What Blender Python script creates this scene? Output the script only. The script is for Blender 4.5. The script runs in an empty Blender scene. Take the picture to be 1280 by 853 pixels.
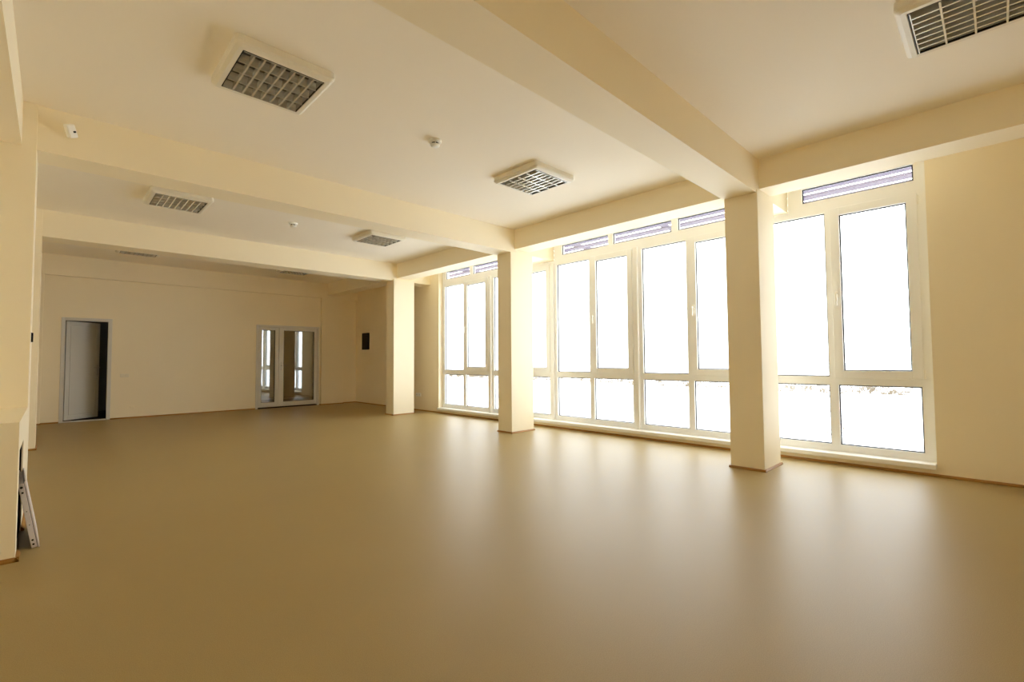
import bpy, bmesh, math, random
from mathutils import Vector, Matrix

random.seed(7)
C = bpy.context.scene
COL = C.collection

# ------------------------------------------------------------------ camera
YAW, PITCH, ROLL, FPX = 0.7709, 0.0405, -0.0069, 591.45
fwd = Vector((math.sin(YAW), math.cos(YAW), 0)); right = Vector((math.cos(YAW), -math.sin(YAW), 0)); up = Vector((0, 0, 1))
c, s = math.cos(PITCH), math.sin(PITCH)
fwd, up = c * fwd + s * up, c * up - s * fwd
c, s = math.cos(ROLL), math.sin(ROLL)
right, up = c * right + s * up, c * up - s * right
cd = bpy.data.cameras.new('camera')
cd.sensor_fit = 'HORIZONTAL'; cd.sensor_width = 36.0; cd.lens = 36.0 * FPX / 1280.0
cd.clip_start = 0.02; cd.clip_end = 2000
cam = bpy.data.objects.new('camera', cd); COL.objects.link(cam)
m = Matrix((right, up, -fwd)).transposed().to_4x4(); m.translation = Vector((0, 0, 1.2))
cam.matrix_world = m
C.camera = cam

# ------------------------------------------------------------------ sky: an evenly bright overcast winter sky
w = bpy.data.worlds.new('overcast_sky'); C.world = w; w.use_nodes = True
bg = w.node_tree.nodes['Background']
bg.inputs['Color'].default_value = (0.94, 0.97, 1.0, 1); bg.inputs['Strength'].default_value = 6.8

C.view_settings.view_transform = 'Standard'; C.view_settings.look = 'None'
C.view_settings.gamma = 1.0; C.view_settings.use_curve_mapping = False
C.view_settings.exposure = 0.0
cy = C.cycles
cy.max_bounces = 16; cy.diffuse_bounces = 14; cy.glossy_bounces = 6; cy.transmission_bounces = 8; cy.transparent_max_bounces = 24
cy.use_denoising = True
cy.caustics_reflective = True; cy.sample_clamp_indirect = 12.0

# ------------------------------------------------------------------ materials
def lin(r, g, b):
    f = lambda v: ((v / 255 + 0.055) / 1.055) ** 2.4 if v > 10 else v / 255 / 12.92
    return (f(r), f(g), f(b), 1)

def mat(name, col, rough=0.6, metal=0.0, spec=0.5, var=0.0, vscale=6.0, bump=0.0, bscale=150.0, bdist=0.002):
    M = bpy.data.materials.new(name); M.use_nodes = True
    nt = M.node_tree; b = nt.nodes['Principled BSDF']
    b.inputs['Base Color'].default_value = col; b.inputs['Roughness'].default_value = rough
    b.inputs['Metallic'].default_value = metal; b.inputs['Specular IOR Level'].default_value = spec
    tc = nt.nodes.new('ShaderNodeTexCoord')
    if var:
        n = nt.nodes.new('ShaderNodeTexNoise'); n.inputs['Scale'].default_value = vscale; n.inputs['Detail'].default_value = 5
        r = nt.nodes.new('ShaderNodeMapRange'); r.inputs['To Min'].default_value = 1 - var; r.inputs['To Max'].default_value = 1 + var
        x = nt.nodes.new('ShaderNodeMix'); x.data_type = 'RGBA'; x.blend_type = 'MULTIPLY'; x.inputs[0].default_value = 1
        x.inputs[6].default_value = col
        nt.links.new(tc.outputs['Object'], n.inputs['Vector']); nt.links.new(n.outputs['Fac'], r.inputs['Value'])
        nt.links.new(r.outputs['Result'], x.inputs[7]); nt.links.new(x.outputs[2], b.inputs['Base Color'])
    if bump:
        n = nt.nodes.new('ShaderNodeTexNoise'); n.inputs['Scale'].default_value = bscale; n.inputs['Detail'].default_value = 3
        u = nt.nodes.new('ShaderNodeBump'); u.inputs['Strength'].default_value = bump; u.inputs['Distance'].default_value = bdist
        nt.links.new(tc.outputs['Object'], n.inputs['Vector']); nt.links.new(n.outputs['Fac'], u.inputs['Height'])
        nt.links.new(u.outputs['Normal'], b.inputs['Normal'])
    return M

def glass(name, f0=0.08, f1=1.0, rough=0.0, tint=(0.97, 0.985, 0.98, 1)):
    M = bpy.data.materials.new(name); M.use_nodes = True
    nt = M.node_tree; nt.nodes.clear()
    out = nt.nodes.new('ShaderNodeOutputMaterial'); mx = nt.nodes.new('ShaderNodeMixShader')
    t = nt.nodes.new('ShaderNodeBsdfTransparent'); g = nt.nodes.new('ShaderNodeBsdfGlossy')
    t.inputs['Color'].default_value = tint; g.inputs['Roughness'].default_value = rough
    lw = nt.nodes.new('ShaderNodeLayerWeight'); lw.inputs['Blend'].default_value = 0.5
    p = nt.nodes.new('ShaderNodeMath'); p.operation = 'POWER'; p.inputs[1].default_value = 5.0
    r = nt.nodes.new('ShaderNodeMapRange'); r.inputs['To Min'].default_value = f0; r.inputs['To Max'].default_value = f1
    nt.links.new(lw.outputs['Facing'], p.inputs[0]); nt.links.new(p.outputs[0], r.inputs['Value'])
    nt.links.new(r.outputs['Result'], mx.inputs[0]); nt.links.new(t.outputs[0], mx.inputs[1]); nt.links.new(g.outputs[0], mx.inputs[2])
    nt.links.new(mx.outputs[0], out.inputs['Surface'])
    return M

M_WALL = mat('cream_wall_paint', (0.96, 0.872, 0.665, 1), 0.62, spec=0.3, var=0.015, vscale=1.5, bump=0.05, bscale=90)
M_CEIL = mat('ivory_ceiling_paint', (0.96, 0.90, 0.775, 1), 0.8, spec=0.2, var=0.01, vscale=1.0, bump=0.05, bscale=90)
M_SKIRT = mat('golden_wood_skirting', lin(160, 112, 42), 0.4, var=0.08, vscale=8)
M_PVC = mat('white_window_plastic', (0.93, 0.94, 0.94, 1), 0.32, spec=0.5)
M_SILL = mat('white_sill', (0.94, 0.94, 0.92, 1), 0.35)
M_GASKET = mat('dark_rubber_gasket', (0.03, 0.03, 0.032, 1), 0.6)
M_GLASS = glass('window_glass', 0.075, 1.0)
M_DOORGLASS = glass('reflective_door_glass', 0.22, 0.95)
M_DOOR = mat('white_grey_door_plastic', (0.72, 0.71, 0.67, 1), 0.4)
M_METAL = mat('brushed_handle_metal', (0.62, 0.61, 0.58, 1), 0.3, metal=1.0)
M_CREAMPL = mat('cream_plastic', (0.88, 0.82, 0.66, 1), 0.45)
M_WHITEPL = mat('white_plastic', (0.93, 0.92, 0.86, 1), 0.4)
M_LIGHT = mat('enamelled_light_housing', (0.84, 0.80, 0.68, 1), 0.4)
M_ALU = mat('satin_aluminium_louver', (0.72, 0.71, 0.68, 1), 0.28, metal=1.0)
M_TRAY = mat('shade_dark_tray', (0.06, 0.052, 0.042, 1), 0.5)  # near-black colour stands in for the shade deep in the louver cells
M_BLADE = mat('pale_aluminium_blade', (0.84, 0.82, 0.75, 1), 0.25, metal=0.6)
M_TUBE = mat('unlit_fluorescent_tube', (0.30, 0.29, 0.26, 1), 0.35)
M_BLACK = mat('black_plastic', (0.008, 0.007, 0.008, 1), 0.6, spec=0.2)
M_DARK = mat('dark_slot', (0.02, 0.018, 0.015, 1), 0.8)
M_PANEL = mat('lilac_white_enamel', (0.74, 0.70, 0.72, 1), 0.35, var=0.03, vscale=10)
M_PBACK = mat('bluish_grey_core', (0.18, 0.18, 0.24, 1), 0.6)
M_SNOW = mat('snow', (0.86, 0.87, 0.90, 1), 0.9, var=0.03, vscale=0.05)
M_TWIG = mat('bare_twigs', (0.13, 0.10, 0.065, 1), 0.9, var=0.2, vscale=0.6)
M_LOUV = mat('lilac_facade_slat', (0.125, 0.106, 0.145, 1), 0.8, spec=0.1)
M_CORR = mat('pale_corridor_paint', (0.85, 0.78, 0.60, 1), 0.8, var=0.02)
M_CFLOOR = mat('dark_corridor_floor', (0.05, 0.045, 0.042, 1), 0.25)
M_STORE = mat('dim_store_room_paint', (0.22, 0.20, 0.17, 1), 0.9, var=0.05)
M_RENDER = mat('outer_facade_render', (0.75, 0.74, 0.72, 1), 0.9, var=0.03, vscale=3)

def floor_mat():
    M = bpy.data.materials.new('tan_sheet_vinyl'); M.use_nodes = True
    nt = M.node_tree; b = nt.nodes['Principled BSDF']; L = nt.links.new
    tc = nt.nodes.new('ShaderNodeTexCoord')
    n1 = nt.nodes.new('ShaderNodeTexNoise'); n1.inputs['Scale'].default_value = 260; n1.inputs['Detail'].default_value = 2
    n2 = nt.nodes.new('ShaderNodeTexNoise'); n2.inputs['Scale'].default_value = 1.1; n2.inputs['Detail'].default_value = 2
    r = nt.nodes.new('ShaderNodeValToRGB')
    r.color_ramp.elements[0].position = 0.3; r.color_ramp.elements[1].position = 0.72
    r.color_ramp.elements[0].color = (0.33, 0.238, 0.096, 1); r.color_ramp.elements[1].color = (0.415, 0.312, 0.138, 1)
    mr = nt.nodes.new('ShaderNodeMapRange'); mr.inputs['To Min'].default_value = 0.97; mr.inputs['To Max'].default_value = 1.03
    x = nt.nodes.new('ShaderNodeMix'); x.data_type = 'RGBA'; x.blend_type = 'MULTIPLY'; x.inputs[0].default_value = 1
    L(tc.outputs['Object'], n1.inputs['Vector']); L(tc.outputs['Object'], n2.inputs['Vector'])
    L(n1.outputs['Fac'], r.inputs['Fac']); L(n2.outputs['Fac'], mr.inputs['Value'])
    L(r.outputs['Color'], x.inputs[6]); L(mr.outputs['Result'], x.inputs[7]); L(x.outputs[2], b.inputs['Base Color'])
    b.inputs['Roughness'].default_value = 0.41
    u = nt.nodes.new('ShaderNodeBump'); u.inputs['Strength'].default_value = 0.06; u.inputs['Distance'].default_value = 0.001
    L(n1.outputs['Fac'], u.inputs['Height']); L(u.outputs['Normal'], b.inputs['Normal'])
    b.inputs['Specular IOR Level'].default_value = 0.24
    return M
M_FLOOR = floor_mat()

# ------------------------------------------------------------------ helpers
def box(bm, x0, x1, y0, y1, z0, z1, bev=0.0):
    vs = [bm.verts.new(p) for p in ((x0, y0, z0), (x1, y0, z0), (x1, y1, z0), (x0, y1, z0), (x0, y0, z1), (x1, y0, z1), (x1, y1, z1), (x0, y1, z1))]
    fs = [bm.faces.new([vs[i] for i in f]) for f in ((0, 3, 2, 1), (4, 5, 6, 7), (0, 1, 5, 4), (1, 2, 6, 5), (2, 3, 7, 6), (3, 0, 4, 7))]
    if bev:
        es = list({e for f in fs for e in f.edges})
        bmesh.ops.bevel(bm, geom=es, offset=bev, segments=2, affect='EDGES', profile=0.5)
    return vs

def cyl(bm, p0, p1, r0, r1=None, n=12):
    p0, p1 = Vector(p0), Vector(p1); r1 = r0 if r1 is None else r1
    d = (p1 - p0).normalized(); a = d.orthogonal().normalized(); b = d.cross(a)
    A = [bm.verts.new(p0 + (a * math.cos(t) + b * math.sin(t)) * r0) for t in (2 * math.pi * i / n for i in range(n))]
    B = [bm.verts.new(p1 + (a * math.cos(t) + b * math.sin(t)) * r1) for t in (2 * math.pi * i / n for i in range(n))]
    for i in range(n):
        bm.faces.new((A[i], A[(i + 1) % n], B[(i + 1) % n], B[i]))
    bm.faces.new(A[::-1]); bm.faces.new(B)

def lathe(bm, cx, cy_, prof, n=24):
    rings = [[bm.verts.new((cx + r * math.cos(2 * math.pi * i / n), cy_ + r * math.sin(2 * math.pi * i / n), z)) for i in range(n)] for r, z in prof]
    for a, b in zip(rings, rings[1:]):
        for i in range(n):
            bm.faces.new((a[i], a[(i + 1) % n], b[(i + 1) % n], b[i]))
    bm.faces.new(rings[0][::-1]); bm.faces.new(rings[-1])

def B(*boxes, bev=0.0):
    bm = bmesh.new()
    for b in boxes: box(bm, *b, bev=bev)
    return bm

def obj(name, bm, material, parent=None, origin=None, smooth=False, label=None):
    """one mesh object; the vertices come in world coordinates and are stored about the thing's base"""
    o0 = Vector(origin) if origin is not None else Vector((0, 0, 0))
    root = parent
    while root is not None and root.parent is not None: root = root.parent
    if root is not None: o0 = root.location.copy()
    if o0.length: bmesh.ops.translate(bm, verts=bm.verts[:], vec=-o0)
    bmesh.ops.recalc_face_normals(bm, faces=bm.faces[:])
    me = bpy.data.meshes.new(name); bm.to_mesh(me); bm.free(); me.materials.append(material)
    if smooth:
        for p in me.polygons: p.use_smooth = True
    o = bpy.data.objects.new(name, me); COL.objects.link(o)
    if parent is not None: o.parent = parent
    else: o.location = o0
    if label: o['label'] = label
    return o

def tag(o, label, cat=None, group=None, kind=None):
    o['label'] = label
    if cat: o['category'] = cat
    if group: o['group'] = group
    if kind: o['kind'] = kind
    return o

def thing(name, label, cat, loc, group=None, kind=None, rotz=0.0):
    o = bpy.data.objects.new(name, None); COL.objects.link(o); o.empty_display_size = 0.1
    o.location = loc; o.rotation_euler = (0, 0, rotz)
    return tag(o, label, cat, group, kind)

def dup(root, loc, label, rotz=None):
    def cp(o, par):
        c = o.copy(); COL.objects.link(c); c.parent = par
        for ch in kids.get(o, []): cp(ch, c)
        return c
    kids = {}
    for o in list(COL.objects):
        if o.parent is not None: kids.setdefault(o.parent, []).append(o)
    r = cp(root, None); r.location = loc; r['label'] = label
    if rotz is not None: r.rotation_euler = (0, 0, rotz)
    return r

def plate_with_holes(axis, t0, t1, u0, u1, v0, v1, holes):
    """a wall slab as one closed mesh: axis 'x' (u=y, v=z) or 'y' (u=x, v=z), with rectangular openings"""
    bm = bmesh.new()
    us = sorted({u0, u1, *[h[0] for h in holes], *[h[1] for h in holes]}); vs = sorted({v0, v1, *[h[2] for h in holes], *[h[3] for h in holes]})
    solid = lambda i, j: 0 <= i < len(us) - 1 and 0 <= j < len(vs) - 1 and not any(h[0] <= us[i] and us[i + 1] <= h[1] and h[2] <= vs[j] and vs[j + 1] <= h[3] for h in holes)
    cache = {}
    def V(t, i, j):
        k = (t, i, j)
        if k not in cache: cache[k] = bm.verts.new((t, us[i], vs[j]) if axis == 'x' else (us[i], t, vs[j]))
        return cache[k]
    for i in range(len(us) - 1):
        for j in range(len(vs) - 1):
            if not solid(i, j): continue
            for t in (t0, t1): bm.faces.new((V(t, i, j), V(t, i + 1, j), V(t, i + 1, j + 1), V(t, i, j + 1)))
            for (ni, nj, a, b) in ((i - 1, j, (i, j), (i, j + 1)), (i + 1, j, (i + 1, j), (i + 1, j + 1)), (i, j - 1, (i, j), (i + 1, j)), (i, j + 1, (i, j + 1), (i + 1, j + 1))):
                if not solid(ni, nj): bm.faces.new((V(t0, *a), V(t0, *b), V(t1, *b), V(t1, *a)))
    return bm

# ------------------------------------------------------------------ room shell
XW, XF, YF = 6.406, 6.516, 13.19          # right wall face, window frame face, far wall face
XL, YB = -0.66, -1.95                      # left and back wall faces (out of frame)
ZC, ZB, ZL = 3.384, 3.0, 3.055             # ceiling, cross beams, long beam
BEAMS = [(1.773, 2.123),  (5.593, 5.95), (9.375, 9.771)]
PX0, PX1 = 5.42, 5.945
PILLARS = [(1.765, 2.114), (5.598, 5.924), (9.343, 9.671)]
WY0, WY1 = 0.475, 9.03                     # window opening
UB = [0.475, 2.187, 3.905, 5.625, 7.335, 9.03]

tag(obj('floor', B((XL - 0.2, XW + 0.12, YB - 0.2, YF + 0.02, -0.15, 0.0)), M_FLOOR), 'tan sheet vinyl floor reflecting the windows', 'floor', kind='structure')
tag(obj('ceiling', B((XL - 0.2, XW + 0.42, YB - 0.2, YF + 0.2, ZC, ZC + 0.2)), M_CEIL), 'ivory painted ceiling between the cross beams', 'ceiling', kind='structure')
wr = plate_with_holes('x', XW, XW + 0.30, YB - 0.2, YF + 0.2, 0.0, ZC, [(WY0, WY1, 0.085, 3.33)])
tag(obj('wall_right', wr, M_WALL), 'cream wall that holds the long window band', 'wall', kind='structure')
D1 = (0.116, 0.905, 0.0, 2.135); D2 = (3.72, 5.325, 0.0, 2.155)
wf = plate_with_holes('y', YF, YF + 0.2, XL - 0.2, XW, 0.0, ZC, [D1, D2])
tag(obj('wall_far', wf, M_WALL), 'cream end wall with the single door and the glazed double door', 'wall', kind='structure')
tag(obj('wall_left', B((XL - 0.2, XL, YB - 0.2, YF, 0, ZC)), M_WALL), 'cream side wall behind the left columns', 'wall', kind='structure')
tag(obj('wall_back', B((XL, XW, YB - 0.2, YB, 0, ZC)), M_WALL), 'cream end wall opposite the doors', 'wall', kind='structure')

bl = ['cross beam nearest the camera, running to the nearest pillar', 'middle cross beam carrying the small motion sensor', 'third cross beam from the camera, framing the dim end bay']
for (y0, y1), l in zip(BEAMS, bl):
    tag(obj('beam', B((XL, XF - 0.004, y0, y1, ZB, ZC)), M_WALL), l, 'beam', kind='structure')
tag(obj('beam', B((XL, XW, YF - 0.10, YF, 2.97, ZC)), M_WALL), 'shallow beam along the top of the end wall with the doors', 'beam', kind='structure')
tag(obj('beam', B((5.51, 5.857, YB, YF, ZL, ZC)), M_WALL), 'long beam above the free-standing pillars by the windows', 'beam', kind='structure')
tag(obj('beam', B((XL, -0.222, YB, YF, ZB, ZC)), M_WALL), 'long beam at the upper left corner over the left columns', 'beam', kind='structure')

def skirt_ring(x0, x1, y0, y1, sides, t=0.016, h=0.024):
    bm = bmesh.new()
    def strip(a, b, n):
        a, b, n = Vector(a), Vector(b), Vector(n)
        d = (b - a).normalized(); a = a - d * t; b = b + d * t
        pr = [(0, 0), (t, 0), (t, h * 0.35), (t * 0.35, h), (0, h)]
        A = [bm.verts.new(a + n * u + Vector((0, 0, v))) for u, v in pr]; Bv = [bm.verts.new(b + n * u + Vector((0, 0, v))) for u, v in pr]
        for i in range(5): bm.faces.new((A[i], A[(i + 1) % 5], Bv[(i + 1) % 5], Bv[i]))
        bm.faces.new(A[::-1]); bm.faces.new(Bv)
    if 'w' in sides: strip((x0, y0, 0), (x0, y1, 0), (-1, 0, 0))
    if 'e' in sides: strip((x1, y0, 0), (x1, y1, 0), (1, 0, 0))
    if 's' in sides: strip((x0, y0, 0), (x1, y0, 0), (0, -1, 0))
    if 'n' in sides: strip((x0, y1, 0), (x1, y1, 0), (0, 1, 0))
    return bm

pl = ['square pillar nearest the camera, in front of the windows', 'square pillar in the middle of the row of three by the windows', 'square pillar farthest along the row, before the dim end bay']
for (y0, y1), l in zip(PILLARS, pl):
    p = tag(obj('pillar', B((PX0, PX1, y0, y1, 0, ZB + 0.03), bev=0.004), M_WALL), l, 'pillar', kind='structure')
    obj('baseboard', skirt_ring(PX0, PX1, y0, y1, 'wesn'), M_SKIRT, p, label='golden wood skirting strip')
def column(x0, x1, y0, y1, l, sides):
    p = tag(obj('pillar', B((x0, x1, y0, y1, 0, ZC - 0.004), bev=0.003), M_WALL), l, 'pillar', kind='structure')
    obj('baseboard', skirt_ring(x0, x1, y0, y1, sides), M_SKIRT, p, label='golden wood skirting strip')
column(XL, -0.134, 5.566, 5.96, 'left column standing behind the low boxed ledge', 'e')
column(XL, -0.144, 9.35, 9.76, 'left column under the third cross beam, edge just showing', 'es')
column(XL, -0.150, YF - 0.085, YF, 'engaged column in the far corner left of the single door', 'es')
column(5.355, 5.985, YF - 0.085, YF, 'engaged column right of the glazed double door', 'wes')

def skirt_run(axis, t, a, b, sgn, th=0.018, h=0.026):
    bm = bmesh.new()
    pr = [(0, 0), (th, 0), (th, h * 0.4), (th * 0.35, h), (0, h)]
    P = lambda u, q, v: (t + sgn * u, q, v) if axis == 'x' else (q, t + sgn * u, v)
    A = [bm.verts.new(P(u, a, v)) for u, v in pr]; Bv = [bm.verts.new(P(u, b, v)) for u, v in pr]
    for i in range(5): bm.faces.new((A[i], A[(i + 1) % 5], Bv[(i + 1) % 5], Bv[i]))
    bm.faces.new(A[::-1]); bm.faces.new(Bv)
    return bm
tag(obj('baseboard_right', skirt_run('x', XW, YB, YF, -1), M_SKIRT), 'golden wood skirting strip along the window wall', 'skirting', kind='structure')
bf = obj('baseboard_far', skirt_run('y', YF, -0.15, D1[0], -1), M_SKIRT); tag(bf, 'golden wood skirting strip along the wall with the doors', 'skirting', kind='structure')
obj('strip', skirt_run('y', YF, D1[1], D2[0], -1), M_SKIRT, bf); obj('strip', skirt_run('y', YF, 5.985, XW, -1), M_SKIRT, bf)

# low boxed ledge between the left columns, with an open niche
LX, LY0, LY1, LZ = -0.135, 4.2, 5.566, 0.84
NY0, NY1, NZ = 4.36, 4.93, 0.65
led = plate_with_holes('x', LX - 0.008, LX, LY0, LY1, 0, LZ, [(NY0, NY1, 0.0, NZ)])
box(led, XL, LX - 0.008, LY0, LY0 + 0.12, 0, LZ); box(led, XL, LX - 0.008, LY1 - 0.1, LY1, 0, LZ); box(led, XL, LX - 0.008, LY0 + 0.12, LY1 - 0.1, LZ - 0.08, LZ)
lo = tag(obj('boxed_ledge', led, M_WALL), 'low boxed-in cream ledge with a dark open niche, by the left column', 'ledge', kind='structure')
obj('niche_shade_back', B((XL + 0.005, XL + 0.02, LY0 + 0.12, LY1 - 0.1, 0, LZ - 0.08)), M_DARK, lo, label='back of the niche, coloured dark for its shade')  # niche shade is put into this dark colour
obj('niche_shade_lining', B((XL + 0.02, LX - 0.0085, LY1 - 0.106, LY1 - 0.1005, 0, LZ - 0.08), (XL + 0.02, LX - 0.0085, LY0 + 0.12, LY1 - 0.106, LZ - 0.086, LZ - 0.0805), (XL + 0.02, LX - 0.0085, LY0 + 0.12, LY1 - 0.106, 0.0005, 0.004), (LX - 0.013, LX - 0.0085, NY1 + 0.001, LY1 - 0.106, 0.0, LZ - 0.086), (LX - 0.013, LX - 0.0085, NY0, NY1, NZ + 0.001, LZ - 0.086)), M_DARK, lo, label='added lining, coloured dark for the shade inside the niche')  # added dark sheets stand in for the shade inside the niche
sb = skirt_run('x', LX, LY0 - 0.018, NY0, 1)
obj('baseboard', sb, M_SKIRT, lo); obj('baseboard', skirt_run('x', LX, NY1, LY1, 1), M_SKIRT, lo); obj('baseboard', skirt_run('y', LY0, XL, LX + 0.018, -1), M_SKIRT, lo)

# ------------------------------------------------------------------ windows
F = XF                                     # front face of the frames; depth goes outwards (+X)
ZS, ZT = 0.125, 3.0
def ring(x0, x1, y0, y1, z0, z1, w, bm=None, bev=0.0, wy=None):
    """rectangular frame of member width w"""
    bm = bm or bmesh.new(); wy = w if wy is None else wy
    box(bm, x0, x1, y0, y0 + wy, z0, z1, bev); box(bm, x0, x1, y1 - wy, y1, z0, z1, bev)
    box(bm, x0, x1, y0 + wy, y1 - wy, z0, z0 + w, bev); box(bm, x0, x1, y0 + wy, y1 - wy, z1 - w, z1, bev)
    return bm

def pane(parent, y0, y1, z0, z1, xg, xfront):
    """glass with its rubber gasket and glazing bead; opening measured at the bead"""
    p = obj('pane', B((xg, xg + 0.024, y0 - 0.004, y1 + 0.004, z0 - 0.004, z1 + 0.004)), M_GLASS, parent)
    obj('gasket', ring(xg - 0.006, xg, y0, y1, z0, z1, 0.012), M_GASKET, p, label='thin dark rubber gasket')
    return p

def handle_bm(y, z, x):
    bm = bmesh.new()
    box(bm, x - 0.012, x, y - 0.015, y + 0.015, z - 0.035, z + 0.035, 0.004)
    cyl(bm, (x - 0.010, y, z), (x - 0.045, y, z), 0.009, n=10)
    box(bm, x - 0.058, x - 0.040, y - 0.011, y + 0.011, z - 0.125, z + 0.012, 0.005)
    return bm

wl = ['window unit beside the bare wall, partly behind the nearest pillar', 'window unit left of the nearest pillar', 'window unit between the middle and nearest pillars, right of the narrow one',
      'narrow-looking window unit right behind the middle pillar', 'window unit farthest along the wall, beyond the middle pillar']
for k, (a, b) in enumerate(list(zip(UB, UB[1:]))):
    W = thing('window_%d' % (k + 1), wl[k], 'window', (F, (a + b) / 2, ZS), kind='structure')
    ra, la = a + 0.097, b - 0.09           # inner edges of the outer frame
    mu0, mu1 = a + 0.830, a + 0.915        # mullion
    fr = bmesh.new()
    box(fr, F, F + 0.07, a, ra, ZS, ZT); box(fr, F, F + 0.07, la, b, ZS, ZT)
    box(fr, F, F + 0.07, ra, la, ZS, 0.203); box(fr, F, F + 0.07, ra, la, 2.913, ZT)
    obj('frame', fr, M_PVC, W)
    obj('mullion', B((F, F + 0.07, mu0, mu1, 0.203, 2.913)), M_PVC, W)
    obj('transom', B((F, F + 0.07, ra, mu0, 0.891, 0.985)), M_PVC, W); obj('transom', B((F, F + 0.07, mu1, la, 0.891, 0.985)), M_PVC, W)
    pane(W, ra, mu0, 0.203, 0.891, F + 0.035, F); pane(W, mu1, la, 0.203, 0.891, F + 0.035, F); pane(W, mu1, la, 0.985, 2.913, F + 0.035, F)
    S0, S1, SZ0, SZ1 = ra - 0.016, mu0 + 0.03, 0.966, 2.945
    sm = ring(F - 0.016, F + 0.05, S0, S1, SZ0, SZ1, 0.088, bev=0.003)
    sh = obj('sash', sm, M_PVC, W)
    pane(sh, S0 + 0.088, S1 - 0.088, SZ0 + 0.088, SZ1 - 0.088, F + 0.022, F - 0.016)
    obj('handle', handle_bm(S1 - 0.046, 1.93, F - 0.016), M_WHITEPL, sh, label='white lever handle')
    for z in (2.86, 1.02):
        hb = bmesh.new(); cyl(hb, (F - 0.018, S0 - 0.009, z - 0.045), (F - 0.018, S0 - 0.009, z + 0.045), 0.009, n=10)
        obj('hinge', hb, M_WHITEPL, sh)
    if k in (1, 2, 3):                     # covering post on the joint to the next unit
        obj('cover_post', B((F - 0.045, F + 0.01, b - 0.032, b + 0.032, ZS, 2.955), bev=0.006), M_SILL, W, label='bright projecting cover post')

tops = [('toplight strip over the window unit by the bare wall', WY0, 1.773, [(0.575, 1.615)]),
        ('toplight strip between the nearest and middle pillars', 2.123, 5.593, [(2.23, 3.215), (3.315, 4.33), (4.425, 5.41)]),
        ('toplight strip beyond the middle pillar', 5.95, WY1, [(6.09, 6.95), (7.05, 7.915), (8.025, 8.89)])]
for k, (l, a, b, ps) in enumerate(tops):
    W = thing('window_%d' % (k + 6), l, 'window', (F, (a + b) / 2, ZT), kind='structure')
    Z0, Z1, P0, P1 = ZT, 3.33, 3.078, 3.255
    fr = B((F, F + 0.07, a, b, Z0, P0), (F, F + 0.07, a, b, P1, Z1), (F, F + 0.07, a, ps[0][0], P0, P1), (F, F + 0.07, ps[-1][1], b, P0, P1))
    obj('frame', fr, M_PVC, W)
    for q in range(len(ps) - 1): obj('mullion', B((F, F + 0.07, ps[q][1], ps[q + 1][0], P0, P1)), M_PVC, W)
    for (p0, p1) in ps: pane(W, p0, p1, P0, P1, F + 0.03, F)
sl = bmesh.new(); box(sl, XW - 0.045, F + 0.02, WY0 + 0.003, WY1 - 0.003, 0.086, ZS, 0.006); box(sl, XW - 0.052, XW - 0.03, WY0 + 0.003, WY1 - 0.003, 0.072, ZS - 0.004, 0.006)
tag(obj('trim_1', sl, M_SILL), 'long white window sill just above the floor', 'window sill', kind='structure')

# ------------------------------------------------------------------ doors
W = thing('door_1', 'white single door standing ajar into a dark room', 'door', ((D1[0] + D1[1]) / 2, YF, 0), kind='structure')
fr = B((D1[0], D1[0] + 0.062, YF - 0.012, YF + 0.10, 0, D1[3]), (D1[1] - 0.062, D1[1], YF - 0.012, YF + 0.10, 0, D1[3]), (D1[0] + 0.062, D1[1] - 0.062, YF - 0.012, YF + 0.10, D1[3] - 0.062, D1[3]), bev=0.004)
obj('frame', fr, M_DOOR, W)
obj('threshold', B((D1[0] + 0.062, D1[1] - 0.062, YF - 0.01, YF + 0.12, 0.0, 0.018), bev=0.004), M_DOOR, W)
hx, hy, ang, LW, LH0, LH1 = D1[0] + 0.075, YF + 0.105, math.radians(39), 0.70, 0.035, D1[3] - 0.07
def rot(bm):
    bmesh.ops.rotate(bm, verts=bm.verts[:], cent=(hx, hy, 0), matrix=Matrix.Rotation(ang, 3, 'Z')); return bm
leaf = bmesh.new()
box(leaf, hx, hx + LW, hy, hy + 0.03, LH0, LH1)
for q in ((hx, hx + 0.075, LH0, LH1), (hx + LW - 0.075, hx + LW, LH0, LH1), (hx + 0.075, hx + LW - 0.075, LH0, LH0 + 0.085), (hx + 0.075, hx + LW - 0.075, LH1 - 0.085, LH1)):
    box(leaf, q[0], q[1], hy - 0.010, hy, q[2], q[3], 0.003)
lf = obj('leaf', rot(leaf), M_DOOR, W)
obj('panel', rot(B((hx + 0.088, hx + LW - 0.088, hy - 0.008, hy, LH0 + 0.098, LH1 - 0.098), bev=0.003)), M_DOOR, lf)
hb = bmesh.new(); px = hx + LW - 0.04
box(hb, px - 0.017, px + 0.017, hy - 0.018, hy - 0.010, 0.93, 1.16, 0.003)
cyl(hb, (px, hy - 0.018, 1.10), (px, hy - 0.06, 1.10), 0.009, n=10); cyl(hb, (px + 0.005, hy - 0.055, 1.10), (px - 0.115, hy - 0.055, 1.10), 0.009, n=10)
obj('handle', rot(hb), M_METAL, lf, label='metal lever handle on a long plate')

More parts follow.
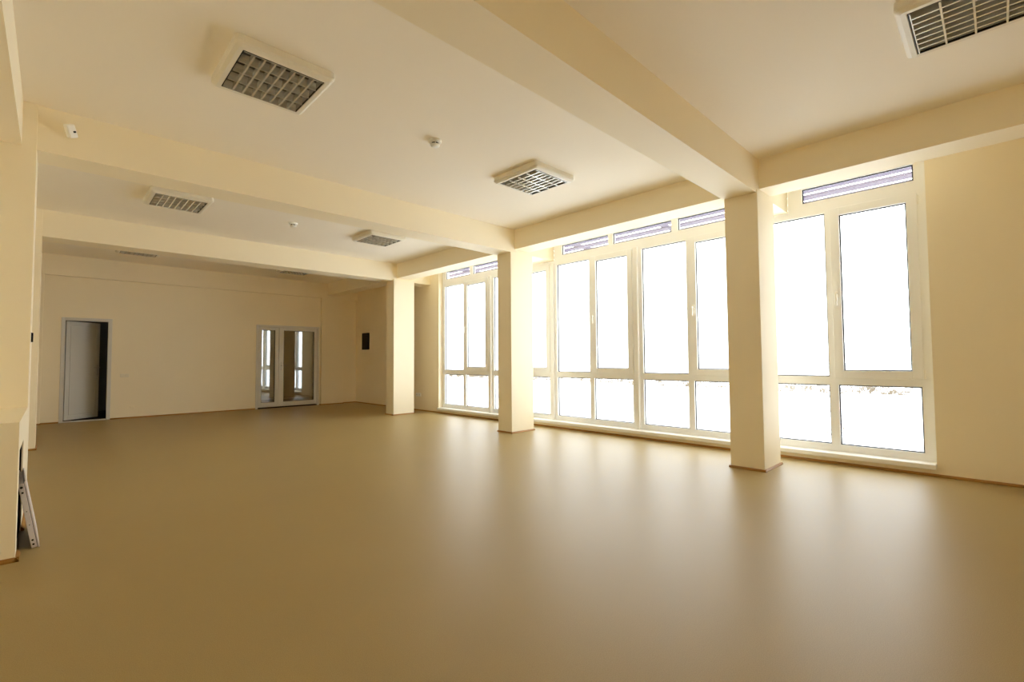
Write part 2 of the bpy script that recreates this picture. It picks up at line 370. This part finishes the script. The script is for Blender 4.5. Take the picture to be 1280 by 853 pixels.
W = thing('door_2', 'white double door with two tall reflective glass panes', 'door', ((D2[0] + D2[1]) / 2, YF, 0), kind='structure')
fr = B((D2[0], D2[0] + 0.055, YF - 0.012, YF + 0.08, 0, D2[3]), (D2[1] - 0.055, D2[1], YF - 0.012, YF + 0.08, 0, D2[3]), (D2[0] + 0.055, D2[1] - 0.055, YF - 0.012, YF + 0.08, D2[3] - 0.055, D2[3]), bev=0.004)
obj('frame', fr, M_DOOR, W)
obj('threshold', B((D2[0] + 0.055, D2[1] - 0.055, YF - 0.004, YF + 0.09, 0.0, 0.022)), M_DARK, W, label='dark gap under the door leaves')
for (x0, x1, g0, g1, skew) in ((3.78, 4.268, 3.848, 4.175, 0.02), (4.272, 5.266, 4.392, 5.188, -0.001)):
    bm = bmesh.new(); z0, z1, gz0, gz1 = 0.035, 2.094, 0.15, 2.022
    for q in ((x0, g0, z0, z1), (g1, x1, z0, z1), (g0, g1, z0, gz0), (g0, g1, gz1, z1)): box(bm, q[0], q[1], YF, YF + 0.06, q[2], q[3], 0.004)
    lf = obj('leaf', bm, M_DOOR, W)
    pb = B((g0 - 0.005, g1 + 0.005, YF + 0.028, YF + 0.036, gz0 - 0.005, gz1 + 0.005))
    bmesh.ops.rotate(pb, verts=pb.verts[:], cent=((g0 + g1) / 2, YF + 0.032, 0), matrix=Matrix.Rotation(skew, 3, 'Z'))
    obj('pane', pb, M_DOORGLASS, lf)
    gk = bmesh.new()
    for q in ((g0, g0 + 0.009, gz0, gz1), (g1 - 0.009, g1, gz0, gz1), (g0, g1, gz0, gz0 + 0.009), (g0, g1, gz1 - 0.009, gz1)): box(gk, q[0], q[1], YF + 0.012, YF + 0.022, q[2], q[3])
    obj('gasket', gk, M_GASKET, lf)
    hb = bmesh.new()
    if x0 > 4:
        px = 4.335
        box(hb, px - 0.018, px + 0.018, YF - 0.008, YF, 0.98, 1.20, 0.003)
        cyl(hb, (px, YF - 0.008, 1.10), (px, YF - 0.055, 1.10), 0.009, n=10); cyl(hb, (px - 0.004, YF - 0.05, 1.10), (px + 0.13, YF - 0.05, 1.10), 0.009, n=10)
        obj('handle', hb, M_METAL, lf, label='metal lever handle on a long plate')
    else:
        box(hb, 3.815, 3.845, YF - 0.014, YF, 1.42, 1.50, 0.003); cyl(hb, (3.83, YF - 0.014, 1.465), (3.83, YF - 0.04, 1.465), 0.010, n=10)
        obj('latch', hb, M_METAL, lf, label='small metal latch')

# rooms beyond the doors
cr = B((2.9, 6.3, YF + 3.0, YF + 3.1, 0, 2.8), (2.8, 2.9, YF + 0.2, YF + 3.1, 0, 2.8), (6.3, 6.4, YF + 0.2, YF + 3.1, 0, 2.8), (2.8, 6.4, YF + 0.2, YF + 3.1, 2.8, 2.9))
tag(obj('wall_corridor', cr, M_CORR), 'pale corridor walls behind the glazed double door', 'wall', kind='structure')
tag(obj('floor_corridor', B((2.8, 6.4, YF + 0.021, YF + 3.1, -0.1, 0.0)), M_CFLOOR), 'dark floor behind the glazed double door', 'floor', kind='structure')
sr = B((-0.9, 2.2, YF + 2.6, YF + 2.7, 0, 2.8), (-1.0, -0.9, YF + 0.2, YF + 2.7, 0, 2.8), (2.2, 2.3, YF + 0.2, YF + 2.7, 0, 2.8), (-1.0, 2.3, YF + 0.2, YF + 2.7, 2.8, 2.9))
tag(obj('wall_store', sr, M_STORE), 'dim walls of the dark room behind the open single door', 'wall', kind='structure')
tag(obj('floor_store', B((-1.0, 2.3, YF + 0.021, YF + 2.7, -0.1, 0.0)), M_CFLOOR), 'dark floor of the room behind the open single door', 'floor', kind='structure')

# ------------------------------------------------------------------ ceiling lights
def rrect(hx_, hy_, r, z, n=4):
    pts = []
    for (sx, sy, a0) in ((1, 1, 0), (-1, 1, 90), (-1, -1, 180), (1, -1, 270)):
        for i in range(n + 1):
            t = math.radians(a0 + 90 * i / n)
            pts.append((sx * (hx_ - r) + r * math.cos(t), sy * (hy_ - r) + r * math.sin(t), z))
    return pts
def make_light(loc, label):
    L = thing('ceiling_light', label, 'ceiling light', loc, 'square louvered ceiling lights')
    ox, oy, oz = loc
    bm = bmesh.new()
    prof = [(0.335, 0.350, 0.030, 0.0), (0.338, 0.353, 0.030, -0.048), (0.330, 0.345, 0.028, -0.062), (0.308, 0.323, 0.020, -0.075), (0.280, 0.295, 0.006, -0.075), (0.276, 0.291, 0.005, -0.070), (0.276, 0.291, 0.005, -0.004)]
    rings = [[bm.verts.new((ox + x, oy + y, oz + z)) for x, y, z in rrect(a, b, r, zz)] for a, b, r, zz in prof]
    for A, Bv in zip(rings, rings[1:]):
        for i in range(len(A)): bm.faces.new((A[i], A[(i + 1) % len(A)], Bv[(i + 1) % len(A)], Bv[i]))
    bm.faces.new(rings[0]); bm.faces.new(rings[-1])
    obj('housing', bm, M_LIGHT, L)
    for q in ((ox - 0.2745, ox - 0.268), (ox + 0.268, ox + 0.2745)): obj('end_reflector', B((*q, oy - 0.289, oy + 0.289, oz - 0.060, oz - 0.012)), M_BLADE, L)
    obj('tray', B((ox - 0.274, ox + 0.274, oy - 0.289, oy + 0.289, oz - 0.012, oz - 0.006)), M_TRAY, L)
    obj('gap_strip', ring_z(ox, oy, oz), M_DARK, L, label='strip coloured dark as the shadow gap round the louver')  # solid strip, the shade of the gap is in its colour
    hy_ = 0.283; pitch = 2 * hy_ / 4
    for i in range(5):                                  # parabolic side reflectors between the tubes, apex down
        y = oy - hy_ + i * pitch; bm = bmesh.new()
        l_, r_ = (0.014 if i > 0 else 0.003), (0.014 if i < 4 else 0.003)
        sec = [(-0.005 if i else 0, -0.0775), (0.005 if i < 4 else 0, -0.0775), (r_ * 0.45, -0.050), (r_, -0.020), (-l_, -0.020), (-l_ * 0.45, -0.050)]
        A = [bm.verts.new((ox - 0.268, y + u, oz + v)) for u, v in sec]; Bv = [bm.verts.new((ox + 0.268, y + u, oz + v)) for u, v in sec]
        for j in range(6): bm.faces.new((A[j], A[(j + 1) % 6], Bv[(j + 1) % 6], Bv[j]))
        bm.faces.new(A[::-1]); bm.faces.new(Bv)
        obj('side_reflector', bm, M_BLADE, L)
    for i in range(4):
        y = oy - hy_ + (i + 0.5) * pitch; bm = bmesh.new()
        cyl(bm, (ox - 0.262, y, oz - 0.024), (ox + 0.262, y, oz - 0.024), 0.008, n=10)
        obj('tube', bm, M_TUBE, L, smooth=True)
    for i in range(1, 8):                               # cross blades
        x = ox - 0.268 + i * 0.536 / 8; bm = bmesh.new()
        sec = [(-0.006, -0.079), (0.006, -0.079), (0.002, -0.030), (-0.002, -0.030)]
        A = [bm.verts.new((x + u, oy - hy_, oz + v)) for u, v in sec]; Bv = [bm.verts.new((x + u, oy + hy_, oz + v)) for u, v in sec]
        for j in range(4): bm.faces.new((A[j], A[(j + 1) % 4], Bv[(j + 1) % 4], Bv[j]))
        bm.faces.new(A[::-1]); bm.faces.new(Bv)
        obj('cross_blade', bm, M_BLADE, L)
    return L
def ring_z(ox, oy, oz):
    bm = bmesh.new()
    for q in ((ox - 0.2755, ox - 0.2715, oy - 0.2905, oy + 0.2905), (ox + 0.2715, ox + 0.2755, oy - 0.2905, oy + 0.2905), (ox - 0.269, ox + 0.269, oy - 0.2905, oy - 0.284), (ox - 0.269, ox + 0.269, oy + 0.284, oy + 0.2905)):
        box(bm, *q, oz - 0.074, oz - 0.060)
    return bm
L1 = make_light((1.155, 3.785, ZC), 'louvered ceiling light between the nearest and middle cross beams, on the left')
for loc, l in (((4.07, 3.80, ZC), 'louvered ceiling light near the windows between the nearest and middle cross beams'),
               ((1.155, 7.54, ZC), 'louvered ceiling light between the middle and third cross beams, on the left'),
               ((4.07, 7.53, ZC), 'louvered ceiling light near the windows between the middle and third cross beams'),
               ((4.00, 0.035, ZC), 'louvered ceiling light cut off by the upper right corner of the picture'),
               ((1.155, 11.42, ZC), 'louvered ceiling light in the dim end bay, above the single door'),
               ((4.08, 11.50, ZC), 'louvered ceiling light in the dim end bay, before the glazed double door')):
    dup(L1, loc, l)

# ------------------------------------------------------------------ detectors, plates, panel
def smoke(loc, label):
    T = thing('smoke_detector', label, 'smoke detector', loc, 'round smoke detectors'); x, y, z = loc
    bm = bmesh.new(); lathe(bm, x, y, [(0.064, z), (0.064, z - 0.016), (0.058, z - 0.024), (0.048, z - 0.027)]); obj('base', bm, M_WHITEPL, T, smooth=False)
    bm = bmesh.new(); lathe(bm, x, y, [(0.036, z - 0.027), (0.036, z - 0.042)]); obj('sensing_slots', bm, M_DARK, T, label='dark sensing gap')
    bm = bmesh.new(); lathe(bm, x, y, [(0.046, z - 0.042), (0.045, z - 0.054), (0.031, z - 0.064), (0.008, z - 0.067)]); obj('cap', bm, M_WHITEPL, T)
    for i in range(6):
        t = math.radians(60 * i); bm = bmesh.new(); cyl(bm, (x + 0.042 * math.cos(t), y + 0.042 * math.sin(t), z - 0.025), (x + 0.042 * math.cos(t), y + 0.042 * math.sin(t), z - 0.043), 0.004, n=6)
        obj('rib', bm, M_WHITEPL, T)
    return T
sd = smoke((2.675, 3.83, ZC), 'round smoke detector on the ceiling before the middle cross beam')
dup(sd, (2.675, 7.68, ZC), 'round smoke detector on the ceiling before the third cross beam')

T = thing('motion_sensor', 'small cream motion sensor on the middle cross beam, beside the left column', 'motion sensor', (0.065, BEAMS[1][0], 3.215))
x, y, z = T.location
obj('bracket', B((x - 0.015, x + 0.015, y - 0.03, y, z - 0.015, z + 0.015)), M_WHITEPL, T)
hb = B((x - 0.033, x + 0.033, y - 0.078, y - 0.026, z - 0.055, z + 0.055), bev=0.010)
R3 = Matrix.Rotation(math.radians(-18), 3, 'Y') @ Matrix.Rotation(math.radians(28), 3, 'X') @ Matrix.Rotation(math.radians(22), 3, 'Z')
bmesh.ops.rotate(hb, verts=hb.verts[:], cent=(x, y - 0.045, z), matrix=R3)
b1 = obj('body', hb, M_WHITEPL, T)
hb = B((x + 0.004, x + 0.022, y - 0.083, y - 0.076, z - 0.012, z + 0.002), bev=0.001); bmesh.ops.rotate(hb, verts=hb.verts[:], cent=(x, y - 0.045, z), matrix=R3)
obj('lens', hb, M_DARK, b1, label='dark lens slit')

T = thing('wall_panel', 'black upright panel on the end bay side wall, near the far corner', 'wall panel', (XW, 12.55, 1.76))
obj('body', B((XW - 0.04, XW, 12.36, 12.74, 1.53, 2.0), bev=0.006), M_BLACK, T)
obj('face_plate', B((XW - 0.046, XW - 0.04, 12.385, 12.715, 1.555, 1.975), bev=0.002), M_BLACK, T)

def plate(name, label, cat, axis, t, u, v, w_, h_, n, hole, material=M_WHITEPL):
    loc = (t, u, v) if axis == 'x' else (u, t, v); T = thing(name, label, cat, loc)
    def bx(u0, u1, v0, v1, d0, d1, bev=0.0):
        bm = bmesh.new()
        if axis == 'x': box(bm, t - d1, t - d0, u0, u1, v0, v1, bev)
        else: box(bm, u0, u1, t - d1, t - d0, v0, v1, bev)
        return bm
    obj('plate', bx(u - w_ / 2, u + w_ / 2, v - h_ / 2, v + h_ / 2, 0, 0.012, 0.003), material, T)
    for i in range(n):
        uc = u + (i - (n - 1) / 2) * w_ / n
        ins = obj(hole, bx(uc - w_ / n * 0.38, uc + w_ / n * 0.38, v - h_ * 0.36, v + h_ * 0.36, 0.012, 0.017, 0.002), material, T)
        if hole == 'socket_insert':
            for q in (-0.01, 0.01):
                obj('pin_hole', bx(uc + q - 0.004, uc + q + 0.004, v - 0.004, v + 0.004, 0.016, 0.0178), M_DARK, ins)
    return T
plate('wall_socket', 'white double socket low on the wall behind the farthest pillar', 'socket', 'x', XW, 9.86, 0.38, 0.22, 0.085, 2, 'socket_insert')
plate('light_switch', 'pale double light switch right of the single door', 'light switch', 'y', YF, 1.13, 0.925, 0.15, 0.078, 2, 'rocker', M_CREAMPL)
plate('cover_plate', 'faint cream cover plate low on the wall right of the single door', 'cover plate', 'y', YF, 1.27, 0.24, 0.08, 0.05, 1, 'blank_insert', M_WALL)
T = thing('thermostat', 'small dark control seen edge-on on the side of the left column', 'thermostat', (-0.134, 5.60, 1.42))
obj('body', B((-0.134, -0.118, 5.578, 5.635, 1.378, 1.455), bev=0.003), M_BLACK, T); obj('plate', B((-0.134, -0.130, 5.572, 5.641, 1.370, 1.463)), M_WHITEPL, T)

# leaning enamelled panel
T = thing('leaning_panel', 'pale enamelled metal panel leaning against the niche of the low ledge', 'panel', (-0.047, 4.42, 0.0))
A0, A1 = Vector((-0.029, 4.42, 0.0)), Vector((-0.053, 5.00, 0.0))
du = (A1 - A0).normalized(); LN = (A1 - A0).length
dn = Vector((du.y, -du.x, 0)); lean = math.atan2(0.073, 0.428)
dv = Vector((0, 0, 1)) * math.cos(lean) - dn * math.sin(lean); dt = dn * math.cos(lean) + Vector((0, 0, 1)) * math.sin(lean)
base = A0 + Vector((0, 0, 0.0))
def slab(u0, u1, v0, v1, t0, t1, bev=0.0):
    bm = bmesh.new(); box(bm, u0, u1, v0, v1, t0, t1, bev)
    for v_ in bm.verts: v_.co = base + du * v_.co.x + dv * v_.co.y + dt * v_.co.z
    return bm
obj('front_sheet', slab(0, LN, 0.0, 0.445, -0.009, 0.0, 0.003), M_PANEL, T)
obj('core', slab(0.003, LN - 0.003, 0.008, 0.436, -0.0115, -0.009), M_PBACK, T, label='thin bluish grey joint line')
bk = obj('back_tray', slab(0, LN, 0.007, 0.434, -0.039, -0.0115, 0.002), M_PANEL, T)
for v_, r_ in ((0.03, 0.006), (0.058, 0.006), (0.375, 0.006), (0.410, 0.0075)):
    bm = bmesh.new(); q = base + dv * v_ + dt * -0.026; cyl(bm, q - du * 0.001, q + du * 0.002, r_, n=10); obj('screw_hole', bm, M_DARK, bk, label='dark screw hole')
for v_ in (0.16, 0.25):
    bm = bmesh.new(); q = base + dv * v_ + dt * -0.026; cyl(bm, q - du * 0.001, q + du * 0.002, 0.003, n=8); obj('screw_hole', bm, M_DARK, bk, label='dark screw hole')

# ------------------------------------------------------------------ outside
gz = -7.0
bm = bmesh.new()
N = 24
gv = [[bm.verts.new((7.2 + 900 * (i / N) ** 2, -700 + 1700 * j / N, gz + (0.5 * math.sin(i * 1.7 + j * 0.9) if 2 < i else 0))) for j in range(N + 1)] for i in range(N + 1)]
for i in range(N):
    for j in range(N): bm.faces.new((gv[i][j], gv[i + 1][j], gv[i + 1][j + 1], gv[i][j + 1]))
tag(obj('ground', bm, M_SNOW, smooth=True), 'snow covered ground far below the windows', 'snow ground', kind='structure')
tag(obj('wall_facade', B((XW + 0.12, XW + 0.30, YB - 0.2, YF + 0.2, gz, -0.15)), M_RENDER), 'outer face of the storeys below the windows', 'wall', kind='structure')

bm = bmesh.new()                           # distant leafless scrub along the edge of the field
def twig(a, b, r):
    a, b = Vector(a), Vector(b); d = (b - a).normalized(); p = d.orthogonal().normalized() * r; q = d.cross(p)
    A = [bm.verts.new(a + p * math.cos(t) + q * math.sin(t)) for t in (0, 2.094, 4.189)]; tip = bm.verts.new(b)
    for i in range(3): bm.faces.new((A[i], A[(i + 1) % 3], tip))
for i in range(1500):
    y = random.uniform(-60, 330); x = 150 + random.uniform(-18, 25); h = random.uniform(1.0, 3.0) * (0.5 + 0.5 * math.sin(y * 0.21) ** 2)
    for j in range(9):
        a = (x + random.uniform(-.5, .5), y + random.uniform(-.9, .9), gz - 0.2); b = (a[0] + random.uniform(-1, 1), a[1] + random.uniform(-1.3, 1.3), gz + h * random.uniform(.5, 1))
        twig(a, b, 0.11)
tag(obj('scrub', bm, M_TWIG), 'faint line of leafless scrub along the far edge of the snowy field', 'scrub', kind='stuff')

T = thing('bare_sapling', 'thin leafless young tree just outside, seen beside the mullion near the bare wall', 'tree', (34.0, 7.05, gz))
def branch_tree(x, y, z, h):
    global bm
    bm = bmesh.new(); cyl(bm, (x, y, z), (x + .05, y, z + h), 0.06, 0.012, n=8); obj('trunk', bm, M_TWIG, T)
    bm = bmesh.new()
    for i in range(46):
        q = z + h * random.uniform(0.45, 0.98); t = random.uniform(0, 6.283); l = (1.1 - (q - z) / h) * random.uniform(0.7, 1.5) + .15
        e = (x + .04 + l * math.cos(t), y + l * math.sin(t), q + l * random.uniform(.3, .9)); twig((x + .04, y, q), e, 0.03)
        for k in range(3):
            f = random.uniform(.4, .9); s0 = [a + (b - a) * f for a, b in zip((x + .04, y, q), e)]; twig(s0, (s0[0] + random.uniform(-.3, .3), s0[1] + random.uniform(-.3, .3), s0[2] + random.uniform(.1, .4)), 0.018)
    tw = obj('twigs', bm, M_TWIG, T); tw['kind'] = 'stuff'
branch_tree(34.0, 7.05, gz, 7.0)

T = thing('facade_canopy', 'lilac slatted sunshade fixed outside, seen as stripes through the toplights', 'sunshade', (6.75, 4.6, 3.42))
for k in range(5):
    x = 7.02 + 0.32 * k; bm = bmesh.new(); box(bm, x, x + 0.17, -2.0, 13.2, 3.40, 3.43, 0.003); obj('slat', bm, M_LOUV, T)
for y in (-1.6, 0.2, 1.95, 3.9, 5.77, 7.4, 9.3, 11.2, 13.0):
    obj('bracket', B((6.715, 8.50, y - 0.02, y + 0.02, 3.431, 3.50)), M_LOUV, T)
